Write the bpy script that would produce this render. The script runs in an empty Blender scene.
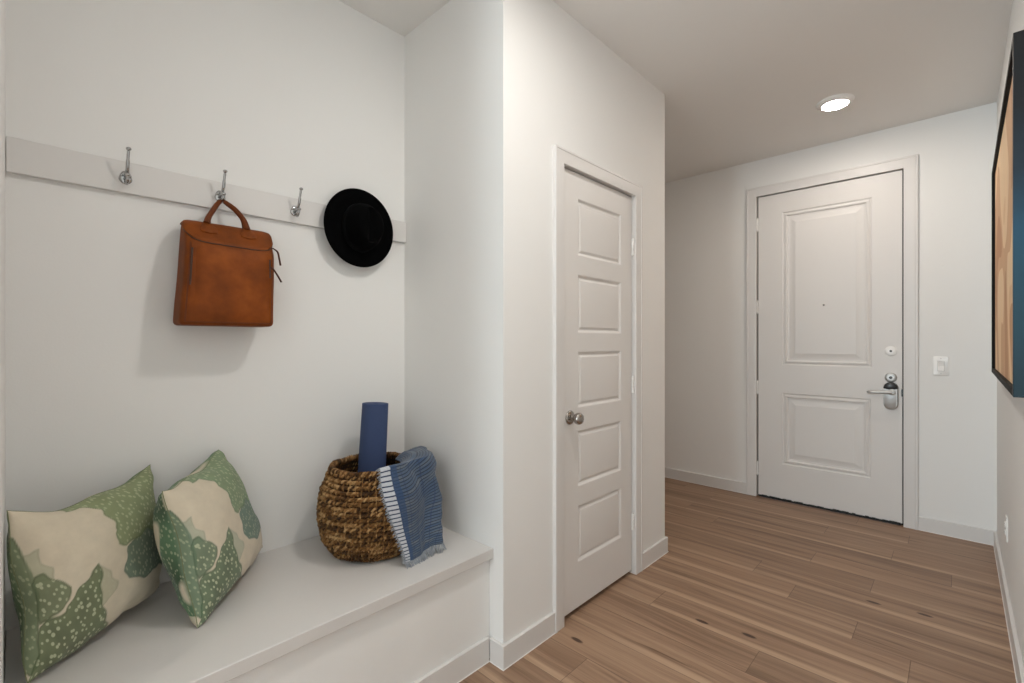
import bpy, bmesh, math, random
import numpy as np
from mathutils import Vector, Matrix
random.seed(7)
S = bpy.context.scene
COL = S.collection
PI = math.pi

# ------------------------------------------------------------------ materials
def lin(r, g, b):
    f = lambda c: (c/255/12.92) if c/255 <= .04045 else ((c/255+.055)/1.055)**2.4
    return (f(r), f(g), f(b), 1)

class NT:
    def __init__(s, name):
        s.m = bpy.data.materials.new(name); s.m.use_nodes = True
        s.t = s.m.node_tree; s.t.nodes.clear()
        s.out = s.n('ShaderNodeOutputMaterial')
        s.b = s.n('ShaderNodeBsdfPrincipled')
        s.l(s.b.outputs[0], s.out.inputs[0])
    def n(s, t, **k):
        o = s.t.nodes.new(t)
        for a, v in k.items(): setattr(o, a, v)
        return o
    def l(s, a, b): s.t.links.new(a, b)
    def val(s, sock, v):
        if hasattr(v, 'is_output'): s.l(v, sock)
        else: sock.default_value = v
    def math(s, op, a, b=0, c=0, clamp=False):
        o = s.n('ShaderNodeMath', operation=op); o.use_clamp = clamp
        s.val(o.inputs[0], a); s.val(o.inputs[1], b); s.val(o.inputs[2], c)
        return o.outputs[0]
    def mix(s, f, a, b, mode='MIX'):
        o = s.n('ShaderNodeMix', data_type='RGBA', blend_type=mode)
        s.val(o.inputs[0], f); s.val(o.inputs[6], a); s.val(o.inputs[7], b)
        return o.outputs[2]
    def noise(s, vec, scale, detail=2, rough=.5, dist=0):
        o = s.n('ShaderNodeTexNoise'); s.val(o.inputs['Vector'], vec)
        o.inputs['Scale'].default_value = scale; o.inputs['Detail'].default_value = detail
        o.inputs['Roughness'].default_value = rough; o.inputs['Distortion'].default_value = dist
        return o.outputs[0]
    def ramp(s, f, stops, interp='LINEAR'):
        o = s.n('ShaderNodeValToRGB'); o.color_ramp.interpolation = interp
        e = o.color_ramp.elements
        while len(e) < len(stops): e.new(.5)
        for i, (p, c) in enumerate(stops): e[i].position = p; e[i].color = c
        s.val(o.inputs[0], f); return o.outputs[0]
    def xyz(s, v):
        o = s.n('ShaderNodeSeparateXYZ'); s.val(o.inputs[0], v); return o.outputs
    def comb(s, x, y, z=0):
        o = s.n('ShaderNodeCombineXYZ')
        for i, v in enumerate((x, y, z)): s.val(o.inputs[i], v)
        return o.outputs[0]
    def pos(s): return s.n('ShaderNodeNewGeometry').outputs['Position']
    def obj(s): return s.n('ShaderNodeTexCoord').outputs['Object']
    def uv(s, name):
        o = s.n('ShaderNodeUVMap'); o.uv_map = name; return o.outputs[0]
    def bump(s, h, strength, dist=.01):
        o = s.n('ShaderNodeBump'); o.inputs['Strength'].default_value = strength
        o.inputs['Distance'].default_value = dist
        s.val(o.inputs['Height'], h); s.l(o.outputs[0], s.b.inputs['Normal'])
    def set(s, col=None, rough=None, metal=None, spec=None, sheen=None):
        if col is not None: s.val(s.b.inputs['Base Color'], col)
        if rough is not None: s.val(s.b.inputs['Roughness'], rough)
        if metal is not None: s.b.inputs['Metallic'].default_value = metal
        if spec is not None: s.b.inputs['Specular IOR Level'].default_value = spec
        if sheen is not None: s.b.inputs['Sheen Weight'].default_value = sheen
        return s

def paint(name, col, rough, bump=.08, scale=260, spec=.4):
    t = NT(name); p = t.obj()
    n = t.noise(p, 2.5, 3)
    c = t.mix(t.math('MULTIPLY', n, .10), col, tuple(x*.9 for x in col[:3])+(1,))
    t.set(c, rough, spec=spec); t.bump(t.noise(p, scale, 3, .55), bump, .004)
    return t.m
def plain(name, col, rough=.5, metal=0, spec=.5, vary=.15, vs=30, bump=0, bs=200):
    t = NT(name); p = t.obj()
    n = t.noise(p, vs, 3)
    c = t.mix(n, col, tuple(x*(1-vary) for x in col[:3])+(1,))
    t.set(c, rough, metal, spec)
    if bump: t.bump(t.noise(p, bs, 3), bump, .003)
    return t.m

WALL = (.785, .778, .762, 1)
M = {}
M['wall'] = paint('wall_paint', WALL, .75, .07, 150)
M['wallsmooth'] = plain('wall_paint_smooth', WALL, .75, vary=.03, spec=.3)
M['ceil'] = paint('ceiling_paint', (.77, .755, .735, 1), .85, .15, 140)
M['trim'] = paint('trim_paint', (.69, .672, .655, 1), .38, .02, 60)
M['door'] = paint('door_paint', (.71, .69, .67, 1), .42, .02, 60)
M['bench'] = paint('bench_paint', (.63, .61, .59, 1), .45, .02, 60)
M['caulk'] = plain('caulk', (.86, .84, .81, 1), .5, vary=.05)
M['dark'] = plain('weatherstrip_rubber', (.018, .018, .018, 1), .7)
M['closetdark'] = plain('closet_inside', (.05, .05, .05, 1), .9)
M['chrome'] = plain('chrome', (.46, .46, .46, 1), .08, 1, vary=.05)
M['nickel'] = plain('satin_nickel', (.42, .39, .36, 1), .26, 1, vary=.1)
M['steel'] = plain('brushed_steel', (.55, .55, .54, 1), .5, 1, vary=.1)
M['greymetal'] = plain('dark_keyway', (.10, .10, .10, 1), .5, 1)
M['plateoff'] = plain('off_white_plate', (.74, .725, .70, 1), .4, vary=.03)
M['whiteplastic'] = plain('white_plastic', (.84, .83, .81, 1), .3, vary=.03)
M['greyplastic'] = plain('grey_plastic', (.55, .54, .53, 1), .35, vary=.05)
M['blackplastic'] = plain('black_plastic', (.012, .012, .013, 1), .3)
M['felt'] = plain('black_felt', (.0016, .0016, .0018, 1), .95, spec=.05, vary=.3, vs=80, bump=.2, bs=600)
M['ribbon'] = plain('black_ribbon', (.0022, .0022, .0025, 1), .8, spec=.1)
M['frame'] = plain('dark_frame', (.008, .007, .006, 1), .65, spec=.15, vary=.2)

def leather():
    t = NT('tan_leather'); p = t.obj()
    n = t.noise(p, 9, 5, .6); g = t.noise(p, 240, 3)
    c = t.ramp(n, [(.3, lin(96, 47, 9)), (.55, lin(124, 61, 13)), (.75, lin(142, 75, 21))])
    t.set(c, .62, spec=.2); t.bump(g, .25, .002); return t.m
M['leather'] = leather()
M['leatherdark'] = plain('brown_leather_strap', lin(78, 40, 20), .5, vary=.3, bump=.2)
M['leatherhandle'] = plain('tan_leather_handle', lin(104, 50, 14), .55, spec=.25, vary=.2, bump=.2)
M['zip'] = plain('dark_zipper', lin(66, 40, 22), .5, vary=.3, vs=300)

def wood_floor():
    t = NT('oak_plank_floor')
    uv = t.xyz(t.uv('plank')); rid = t.xyz(t.uv('pid'))
    u, v = uv[0], uv[1]            # u along the plank in metres, v across in metres
    ox = t.math('MULTIPLY', rid[0], 37.0); oy = t.math('MULTIPLY', rid[1], 53.0)
    wob = t.math('MULTIPLY', t.math('SUBTRACT', t.noise(t.comb(t.math('ADD', t.math('MULTIPLY', u, 1.3), ox), oy), 1.0, 2), .5), .07)
    vv = t.math('ADD', v, wob)
    c1 = t.comb(t.math('ADD', t.math('MULTIPLY', u, 1.1), ox), t.math('ADD', t.math('MULTIPLY', vv, 26), oy), ox)
    c2 = t.comb(t.math('ADD', t.math('MULTIPLY', u, 4.0), oy), t.math('ADD', t.math('MULTIPLY', vv, 190), ox), oy)
    c3 = t.comb(t.math('ADD', t.math('MULTIPLY', u, 2.2), oy), t.math('ADD', t.math('MULTIPLY', vv, 70), oy), ox)
    g1 = t.noise(c1, 1, 4, .55, .4); g2 = t.noise(c2, 1, 3, .6); g3 = t.noise(c3, 1, 2, .5)
    col = t.ramp(g1, [(.30, lin(116, 90, 70)), (.46, lin(143, 114, 92)), (.62, lin(156, 127, 103)), (.78, lin(172, 143, 117))])
    fine = t.math('ADD', .74, t.math('MULTIPLY', g2, .52))
    col = t.mix(1.0, col, t.comb(fine, fine, fine), 'MULTIPLY')
    tone = t.math('ADD', .90, t.math('MULTIPLY', rid[0], .17))
    col = t.mix(1.0, col, t.comb(tone, tone, tone), 'MULTIPLY')
    streak = t.ramp(g3, [(.63, (0, 0, 0, 1)), (.72, (1, 1, 1, 1))])
    patch = t.ramp(t.noise(t.comb(t.math('ADD', t.math('MULTIPLY', u, 2.0), ox), t.math('ADD', t.math('MULTIPLY', v, 7), oy)), 1, 2), [(.52, (0, 0, 0, 1)), (.62, (1, 1, 1, 1))])
    sm = t.math('MULTIPLY', t.math('MULTIPLY', streak, patch), .75)
    col = t.mix(sm, col, lin(88, 60, 42))
    # pale sapwood along one plank edge
    has = t.math('GREATER_THAN', rid[1], .38)
    w = t.math('ADD', .014, t.math('MULTIPLY', rid[0], .016))
    sap = t.math('MULTIPLY', has, t.math('SUBTRACT', 1, t.math('MULTIPLY', t.math('SUBTRACT', t.math('ADD', v, t.math('MULTIPLY', wob, .3)), w), 75), clamp=True))
    col = t.mix(t.math('MULTIPLY', t.math('MINIMUM', t.math('MAXIMUM', sap, 0), 1), t.math('MULTIPLY', t.math('ADD', .15, g1), .62)), col, lin(196, 166, 137))
    # a few small dark knots
    px = t.xyz(t.pos()); kn = None
    for kx, ky in KNOTS:
        dx = t.math('MULTIPLY', t.math('SUBTRACT', px[0], kx), 95); dy = t.math('MULTIPLY', t.math('SUBTRACT', px[1], ky), 34)
        d = t.math('SQRT', t.math('ADD', t.math('MULTIPLY', dx, dx), t.math('MULTIPLY', dy, dy)))
        k = t.math('MULTIPLY', t.math('SUBTRACT', 1.15, d), 2.5, clamp=True)
        kn = k if kn is None else t.math('MAXIMUM', kn, k)
    col = t.mix(t.math('MULTIPLY', kn, .9), col, lin(58, 36, 26))
    # seams
    e = t.math('MINIMUM', t.math('MINIMUM', v, t.math('SUBTRACT', .174, v)), u)
    e = t.math('MINIMUM', e, t.xyz(t.uv('pend'))[0])
    seam = t.math('SUBTRACT', 1, t.math('MULTIPLY', e, 520), clamp=True)
    col = t.mix(t.math('MULTIPLY', seam, .8), col, lin(70, 50, 38))
    t.set(col, t.math('ADD', .36, t.math('MULTIPLY', g2, .16)), spec=.4)
    t.bump(t.math('SUBTRACT', g2, t.math('MULTIPLY', seam, 2)), .12, .002)
    return t.m
KNOTS = [(1.633, 1.171), (2.128, .840), (2.165, .653), (2.854, .300), (2.887, .114)]

def seagrass():
    t = NT('woven_seagrass'); p = t.obj()
    at = t.n('ShaderNodeAttribute', attribute_name='tone').outputs['Fac']
    n = t.noise(p, 55, 4, .65)
    f = t.math('ADD', t.math('MULTIPLY', n, .75), t.math('MULTIPLY', at, .38))
    c = t.ramp(f, [(.32, lin(40, 24, 10)), (.5, lin(92, 62, 30)), (.64, lin(132, 94, 52)), (.8, lin(180, 146, 100))])
    t.set(c, .7, spec=.3); t.bump(t.noise(p, 420, 3), .5, .002); return t.m
M['seagrass'] = seagrass()
M['darkshell'] = plain('basket_inside', lin(62, 38, 18), .85, vary=.5, vs=90, bump=.6, bs=160)  # dark brown puts the shade between strands into the shell colour
M['mat'] = plain('navy_foam', lin(60, 74, 108), .75, spec=.25, vary=.1, vs=200, bump=.25, bs=700)
M['mattag'] = plain('navy_foam_edge', lin(36, 46, 78), .8)

def throw_mat():
    t = NT('blue_woven_throw'); uv = t.xyz(t.uv('uv'))
    u, v = uv[0], uv[1]          # metres along the weft (u) and down the length (v)
    nz = t.noise(t.comb(t.math('MULTIPLY', u, 9), t.math('MULTIPLY', v, 60)), 1, 3)
    n2 = t.noise(t.comb(t.math('MULTIPLY', u, 220), t.math('MULTIPLY', v, 260)), 1, 2)
    base = t.ramp(nz, [(.3, lin(62, 82, 110)), (.5, lin(78, 93, 112)), (.7, lin(108, 114, 120))])
    vv = t.math('ADD', v, t.math('MULTIPLY', t.math('SUBTRACT', t.noise(t.comb(t.math('MULTIPLY', u, 25), t.math('MULTIPLY', v, 12)), 1, 1), .5), .003))
    s1 = t.math('LESS_THAN', t.math('FRACT', t.math('MULTIPLY', vv, 82)), .30)
    s2 = t.math('LESS_THAN', t.math('FRACT', t.math('MULTIPLY', u, 26)), .08)
    c = t.mix(t.math('MULTIPLY', s1, .85), base, lin(34, 40, 58))
    c = t.mix(t.math('MULTIPLY', s2, .55), c, lin(50, 62, 92))
    # pale selvedge with dark bars along the first edge
    sel = t.math('LESS_THAN', u, .036)
    bars = t.math('LESS_THAN', t.math('FRACT', t.math('MULTIPLY', vv, 54)), .28)
    sc = t.mix(bars, lin(186, 190, 196), lin(48, 58, 84))
    c = t.mix(sel, c, sc)
    blue = t.math('MULTIPLY', t.math('GREATER_THAN', u, .036), t.math('LESS_THAN', u, .062))
    c = t.mix(t.math('MULTIPLY', blue, .65), c, lin(46, 72, 108))
    f = t.math('ADD', .72, t.math('MULTIPLY', n2, .56))
    c = t.mix(1.0, c, t.comb(f, f, f), 'MULTIPLY')
    t.set(c, .9, spec=.15, sheen=.2); t.bump(t.math('ADD', n2, t.math('MULTIPLY', s1, .6)), .5, .002)
    return t.m
M['throw'] = throw_mat()
M['fringe'] = plain('throw_fringe_yarn', lin(176, 182, 190), .9, vary=.7, vs=60)

def pillow_mat():
    t = NT('leaf_print_linen')
    a = t.n('ShaderNodeAttribute', attribute_name='print'); uv = t.uv('uv')
    vo = t.n('ShaderNodeTexVoronoi', feature='F1'); vo.voronoi_dimensions = '2D'
    sx = t.xyz(uv)
    rot = t.comb(t.math('ADD', t.math('MULTIPLY', sx[0], 34), t.math('MULTIPLY', sx[1], 14)), t.math('SUBTRACT', t.math('MULTIPLY', sx[1], 21), t.math('MULTIPLY', sx[0], 10)))
    t.l(rot, vo.inputs['Vector']); vo.inputs['Scale'].default_value = 1.0
    size = t.math('ADD', .10, t.math('MULTIPLY', t.noise(uv, 14, 1), .36))
    sp = t.math('MULTIPLY', t.math('SUBTRACT', size, vo.outputs['Distance']), 9, clamp=True)
    sp = t.math('MULTIPLY', t.math('MINIMUM', t.math('MAXIMUM', sp, 0), 1), a.outputs['Alpha'])
    weave = t.noise(uv, 380, 2)
    wash = t.math('ADD', .86, t.math('MULTIPLY', t.noise(uv, 12, 4, .6), .28))
    c = t.mix(1.0, a.outputs['Color'], t.comb(wash, wash, wash), 'MULTIPLY')
    c = t.mix(t.math('MULTIPLY', sp, .68), c, lin(200, 204, 172))
    t.set(c, .92, spec=.12, sheen=.15); t.bump(weave, .25, .002); return t.m
M['pillow'] = pillow_mat()

def art_mat():
    t = NT('abstract_canvas'); p = t.xyz(t.obj())
    vec = t.comb(t.math('MULTIPLY', p[0], .62), t.math('MULTIPLY', p[2], .5), 0.0)
    n = t.noise(vec, 1.6, 1, .4, 1.3)
    c = t.ramp(n, [(.0, lin(190, 140, 100)), (.40, lin(208, 165, 124)), (.47, lin(232, 200, 160)), (.56, lin(222, 184, 142)), (.61, lin(196, 148, 108)), (.68, lin(226, 190, 150))], 'CONSTANT')
    fine = t.noise(t.comb(t.math('MULTIPLY', p[0], 6), t.math('MULTIPLY', p[2], 3)), 1, 2)
    f = t.math('ADD', .93, t.math('MULTIPLY', fine, .14))
    c = t.mix(1.0, c, t.comb(f, f, f), 'MULTIPLY')
    t.set(c, .7); return t.m
M['art'] = art_mat()
def teal_mat():  # near side of the artwork: dark teal, near-black towards the top
    t = NT('teal_near_side'); p = t.xyz(t.obj())
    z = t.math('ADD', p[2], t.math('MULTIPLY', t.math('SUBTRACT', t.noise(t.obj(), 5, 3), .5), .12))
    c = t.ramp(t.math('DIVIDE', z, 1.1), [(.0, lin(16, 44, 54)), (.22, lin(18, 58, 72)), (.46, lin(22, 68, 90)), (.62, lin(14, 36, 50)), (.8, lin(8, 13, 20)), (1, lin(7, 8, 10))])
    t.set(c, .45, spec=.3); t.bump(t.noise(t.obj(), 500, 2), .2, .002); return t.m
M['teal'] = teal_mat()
def emis(name, col, strength):
    t = NT(name); t.set((.9, .9, .9, 1), .4)
    t.b.inputs['Emission Color'].default_value = col; t.b.inputs['Emission Strength'].default_value = strength
    return t.m
M['lens'] = emis('lamp_lens', (1, .90, .80, 1), 138)
M['lensbright'] = emis('lamp_lens_bright', (1, .955, .90, 1), 205)

# ------------------------------------------------------------------ mesh helpers
def box(bm, x0, x1, y0, y1, z0, z1):
    v = [bm.verts.new(p) for p in ((x0,y0,z0),(x1,y0,z0),(x1,y1,z0),(x0,y1,z0),(x0,y0,z1),(x1,y0,z1),(x1,y1,z1),(x0,y1,z1))]
    for f in ((0,3,2,1),(4,5,6,7),(0,1,5,4),(1,2,6,5),(2,3,7,6),(3,0,4,7)): bm.faces.new([v[i] for i in f])
def ring_skin(bm, rings, close_u=True, cap=True):
    vs = [[bm.verts.new(p) for p in r] for r in rings]
    n = len(vs[0])
    for a, b in zip(vs, vs[1:]):
        for i in range(n if close_u else n-1):
            j = (i+1) % n
            bm.faces.new((a[i], a[j], b[j], b[i]))
    if cap:
        if len(vs[0]) > 2: bm.faces.new(list(reversed(vs[0]))); bm.faces.new(vs[-1])
    return vs
def frames(pts):
    pts = [Vector(p) for p in pts]; out = []; n = None
    for i, p in enumerate(pts):
        t = (pts[min(i+1, len(pts)-1)] - pts[max(i-1, 0)]).normalized()
        if n is None:
            n = t.orthogonal().normalized()
        n = (n - t*n.dot(t)); n = n.normalized() if n.length > 1e-6 else t.orthogonal().normalized()
        out.append((p, n, t.cross(n)))
    return out
def tube(bm, pts, r, seg=8, cap=True, flat=1.0):
    rr = r if hasattr(r, '__len__') else [r]*len(pts)
    rings = []
    for (p, n, b), q in zip(frames(pts), rr):
        rings.append([p + n*math.cos(2*PI*k/seg)*q + b*math.sin(2*PI*k/seg)*q*flat for k in range(seg)])
    return ring_skin(bm, rings, True, cap)
def strap(bm, pts, wdir, w, th):
    """flat band: width along wdir"""
    wdir = Vector(wdir).normalized(); rings = []
    P = [Vector(p) for p in pts]
    for i, p in enumerate(P):
        t = (P[min(i+1, len(P)-1)]-P[max(i-1, 0)]).normalized(); nn = t.cross(wdir).normalized()
        a, b = wdir*w/2, nn*th/2
        rings.append([p-a-b*.5, p-a*.8-b, p+a*.8-b, p+a-b*.5, p+a+b*.5, p+a*.8+b, p-a*.8+b, p-a+b*.5])
    ring_skin(bm, rings)
def bez(ps, n=16):
    """catmull-rom through points"""
    P = [Vector(p) for p in ps]; P = [2*P[0]-P[1]] + P + [2*P[-1]-P[-2]]; out = []
    for i in range(1, len(P)-2):
        for k in range(n):
            s = k/n; a, b, c, d = P[i-1:i+3]
            out.append(.5*((2*b)+(-a+c)*s+(2*a-5*b+4*c-d)*s*s+(-a+3*b-3*c+d)*s**3))
    out.append(P[-2]); return out
def lathe(bm, prof, origin, axis=(0,0,1), seg=32, cap=True, sx=1, sy=1):
    """prof: list of (r, h); axis direction"""
    ax = Vector(axis).normalized(); n = Vector((1,0,0)) if abs(ax.x) < .9 else Vector((0,1,0))
    n = (n-ax*n.dot(ax)).normalized(); b = ax.cross(n); o = Vector(origin)
    rings = [[o+ax*h+n*math.cos(2*PI*k/seg)*r*sx+b*math.sin(2*PI*k/seg)*r*sy for k in range(seg)] for r, h in prof]
    return ring_skin(bm, rings, True, cap)
def ball(bm, c, r, sz=1, seg=16):
    pr = [(r*math.sin(PI*(i+.02)/8.04), -r*sz*math.cos(PI*(i+.02)/8.04)) for i in range(9)]
    lathe(bm, pr, c, seg=seg)

BASE = {}
def obj(name, bm, mat, parent=None, smooth=True, bevel=0, seg=2, auto=40, recalc=True):
    if recalc: bmesh.ops.recalc_face_normals(bm, faces=bm.faces)
    me = bpy.data.meshes.new(name); bm.to_mesh(me); bm.free()
    o = bpy.data.objects.new(name, me); COL.objects.link(o)
    mats = mat if isinstance(mat, (list, tuple)) else [mat]
    for m in mats: me.materials.append(M[m])
    p = parent
    off = Vector((0,0,0))
    root = parent
    while root is not None and root.parent is not None: root = root.parent
    if root is not None: off = Vector(BASE[root.name])
    else:
        c = [v.co for v in me.vertices]
        off = Vector(((min(v.x for v in c)+max(v.x for v in c))/2, (min(v.y for v in c)+max(v.y for v in c))/2, min(v.z for v in c)))
        o.location = off; BASE[o.name] = off[:]
    me.transform(Matrix.Translation(-off))
    if parent is not None: o.parent = parent
    if smooth:
        for f in me.polygons: f.use_smooth = True
        if auto:
            me.set_sharp_from_angle(angle=math.radians(auto))
    if bevel:
        md = o.modifiers.new('bevel', 'BEVEL'); md.width = bevel; md.segments = seg; md.limit_method = 'ANGLE'; md.angle_limit = math.radians(50)
        md.harden_normals = False
    return o
def thing(name, label, cat, loc, group=None):
    o = bpy.data.objects.new(name, None); COL.objects.link(o); o.location = loc; o.empty_display_size = .05
    BASE[o.name] = tuple(loc)
    o['label'] = label; o['category'] = cat
    if group: o['group'] = group
    return o
def tag(o, label, cat, group=None):
    o['label'] = label; o['category'] = cat
    if group: o['group'] = group
    return o
def struct(o, label=None):
    o['kind'] = 'structure'
    if label: o['label'] = label
    return o
def B(name, mat, boxes, parent=None, bevel=0, seg=2):
    bm = bmesh.new()
    for b in boxes: box(bm, *b)
    return obj(name, bm, mat, parent, bevel=bevel, seg=seg)
def dup(root, loc):
    r = root.copy(); COL.objects.link(r); r.location = loc; BASE[r.name] = tuple(loc)
    for ch in list(root.children):
        c = ch.copy(); COL.objects.link(c); c.parent = r
        for g in ch.children:
            d = g.copy(); COL.objects.link(d); d.parent = c
    return r

# ------------------------------------------------------------------ the room (metres)
H = 2.743
NX0, NX1, NYB, WY = -.02, 1.30, 1.955, 1.28       # niche left, right, back; hall-left wall plane
CX1, EX, RY = 2.68, 4.175, -.170                    # closet end, entry wall, right wall
LX, LY = -3.4, 3.6                                 # living room behind the camera
def floor():
    bm = bmesh.new(); up = bm.loops.layers.uv.new('plank'); ui = bm.loops.layers.uv.new('pid'); ue = bm.loops.layers.uv.new('pend')
    known = {1.39: 1.073, 1.914: .590, 2.088: 1.075, 2.262: .138, 2.436: .33, 2.61: .612, 2.958: .325, 3.132: .62, 3.48: .285, 3.654: .645}
    w = .174; k0 = int((LX-1.74)/w)-1
    x = 1.74+k0*w
    rnd = random.Random(3)
    while x < EX+.3:
        off = rnd.random()*1.22
        for kx, ky in known.items():
            if abs(kx-x) < .04: off = ky
        y = RY-.1 - ((RY-.1-off) % 1.22)
        while y < LY+.1:
            y1 = y+1.22
            q = [(x,y),(x+w,y),(x+w,y1),(x,y1)]
            f = bm.faces.new([bm.verts.new((a,b,0)) for a,b in q])
            r = (rnd.random(), rnd.random())
            for lp, (a,b) in zip(f.loops, q):
                lp[up].uv = (b-y, a-x); lp[ui].uv = r; lp[ue].uv = (y1-b, 0)
            y = y1
        x += w
    M['floor'] = wood_floor()
    return struct(obj('floor', bm, 'floor', smooth=False, recalc=False))
floor()
struct(B('ceiling', 'ceil', [(LX-.2, EX+.3, RY-.2, LY+.2, H, H+.1)]))
struct(B('wall_niche_back', 'wall', [(NX0-.12, NX1+.1, NYB, NYB+.12, 0, H)]))
struct(B('wall_niche_left', 'wallsmooth', [(NX0-.12, NX0, WY, NYB+.12, 0, H)]))
o = struct(B('wall_niche_right', 'wall', [(NX1, NX1+.115, WY+.115, NYB, 0, H)]))
DX0, DX1, DZ = 1.672, 2.310, 2.05                   # closet door opening
bm = bmesh.new()
def plate_with_hole(bm, axis, lo, hi, h0, h1, zt, p0, p1):
    """wall of thickness p0..p1 with a door hole lo..hi/h0..h1 (axis x or y)"""
    for a0, a1, z0, z1 in ((lo, h0, 0, H), (h1, hi, 0, H), (h0, h1, zt, H)):
        if axis == 'x': box(bm, a0, a1, p0, p1, z0, z1)
        else: box(bm, p0, p1, a0, a1, z0, z1)
plate_with_hole(bm, 'x', NX1, CX1, DX0-.02, DX1+.02, DZ+.02, WY, WY+.115)
bmesh.ops.remove_doubles(bm, verts=bm.verts, dist=1e-5)
struct(obj('wall_closet', bm, 'wall'))
struct(B('wall_closet_end', 'wall', [(CX1-.115, CX1, WY+.115, LY, 0, H)]))
struct(B('wall_closet_inside', 'closetdark', [(NX1+.115, CX1-.115, 1.96, 2.0, 0, H)]))
EY0, EY1, EZ = .274, 1.200, 2.443                   # entry opening
bm = bmesh.new(); plate_with_hole(bm, 'y', RY, LY, EY0-.02, EY1+.02, EZ+.02, EX, EX+.14)
bmesh.ops.remove_doubles(bm, verts=bm.verts, dist=1e-5)
struct(obj('wall_entry', bm, 'wall'))
struct(B('wall_right', 'wall', [(LX, EX, RY-.12, RY, 0, H)]))
struct(B('wall_hall_end', 'wall', [(CX1, EX, 2.75, 2.87, 0, H)]))
struct(B('wall_living_left', 'wall', [(LX, NX0-.12, LY, LY+.12, 0, H)]))
struct(B('wall_living_side', 'wall', [(NX0-.12, NX0-.02, NYB+.12, LY, 0, H)]))
# far living-room wall with a wide window behind the camera
WZ0, WZ1, WY0, WY1 = .5, 2.45, .1, 3.1
bm = bmesh.new()
for b in ((RY, WY0, 0, H), (WY1, LY, 0, H), (WY0, WY1, 0, WZ0), (WY0, WY1, WZ1, H)):
    box(bm, LX-.14, LX, b[0], b[1], b[2], b[3])
struct(obj('wall_living_far', bm, 'wall'))
bm = bmesh.new()
for b in ((WY0, WY0+.05, WZ0, WZ1), (WY1-.05, WY1, WZ0, WZ1), (WY0, WY1, WZ0, WZ0+.05), (WY0, WY1, WZ1-.05, WZ1), (1.575, 1.625, WZ0, WZ1)):
    box(bm, LX-.10, LX-.04, *b)
struct(obj('window_1', bm, 'trim'))

# baseboards with a pale caulk bead at the floor
BH, BT = .09, .014
def prism(bm, poly, z0, z1):
    ring_skin(bm, [[(x, y, z) for x, y in poly] for z in (z0, z1)])
def corner_board(name, poly, bead):
    bm = bmesh.new(); prism(bm, poly, 0, BH)
    o = struct(obj(name, bm, 'trim', smooth=False, bevel=.002))
    bm = bmesh.new(); prism(bm, bead, 0, .0028); obj('caulk_bead', bm, 'caulk', o, smooth=False)
def baseboard(name, runs):
    o = struct(B(name, 'trim', runs, bevel=.002, seg=2))
    bm = bmesh.new()
    for x0, x1, y0, y1, z0, z1 in runs:
        e = .0022; box(bm, x0-e, x1+e, y0-e, y1+e, 0, .0028)
    obj('caulk_bead', bm, 'caulk', o)
    return o
CW = .066                                           # casing width
def ell(e): return [(NX1-BT-e, 1.343), (NX1-BT-e, WY-BT-e), (DX0-CW, WY-BT-e), (DX0-CW, WY), (NX1, WY), (NX1, 1.343)]
corner_board('baseboard_closet', ell(0), ell(.0022))
def ell2(e): return [(DX1+CW, WY), (DX1+CW, WY-BT-e), (CX1+BT+e, WY-BT-e), (CX1+BT+e, 2.75), (CX1, 2.75), (CX1, WY)]
corner_board('baseboard_closet_far', ell2(0), ell2(.0022))
baseboard('baseboard_entry_left', [(EX-BT, EX, EY1+.076, 2.75, 0, BH)])
baseboard('baseboard_entry_right', [(EX-BT, EX, RY, EY0-.076, 0, BH)])
baseboard('baseboard_right', [(LX, EX-BT, RY, RY+BT, 0, BH)])

# ------------------------------------------------------------------ closet door
def casing(name, axis, lo, hi, zt, plane, sgn, cw, th):
    """mitred flat casing with a slim raised back band; sgn: direction into the room"""
    bm = bmesh.new()
    def prof(q):   # section: (distance from opening edge, protrusion)
        return q
    sec = [(0, 0), (0, th*.72), (.004, th*.80), (cw*.80, th*.86), (cw*.84, th), (cw-.002, th), (cw, th*.9), (cw, 0)]
    def P(a, z, d): return (a, plane+sgn*d, z) if axis == 'x' else (plane+sgn*d, a, z)
    rings = []
    for a, z, ux, uz in ((lo, 0, -1, 0), (lo, zt, -1, 1), (hi, zt, 1, 1), (hi, 0, 1, 0)):
        rings.append([P(a+ux*s, z+uz*s, d) for s, d in sec])
    ring_skin(bm, rings, True, True)
    return struct(obj(name, bm, 'trim', auto=25))
t1 = casing('trim_1', 'x', DX0, DX1, DZ, WY, -1, CW, .018)
# jamb lining
B('jamb', 'trim', [(DX0-.018, DX0, WY, WY+.115, 0, DZ+.018), (DX1, DX1+.018, WY, WY+.115, 0, DZ+.018), (DX0, DX1, WY, WY+.115, DZ+.002, DZ+.018)], t1)
B('door_stop', 'trim', [(DX0, DX0+.012, WY+.046, WY+.08, 0, DZ), (DX1-.012, DX1, WY+.046, WY+.08, 0, DZ), (DX0, DX1, WY+.046, WY+.08, DZ-.012, DZ+.002)], t1)

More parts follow.
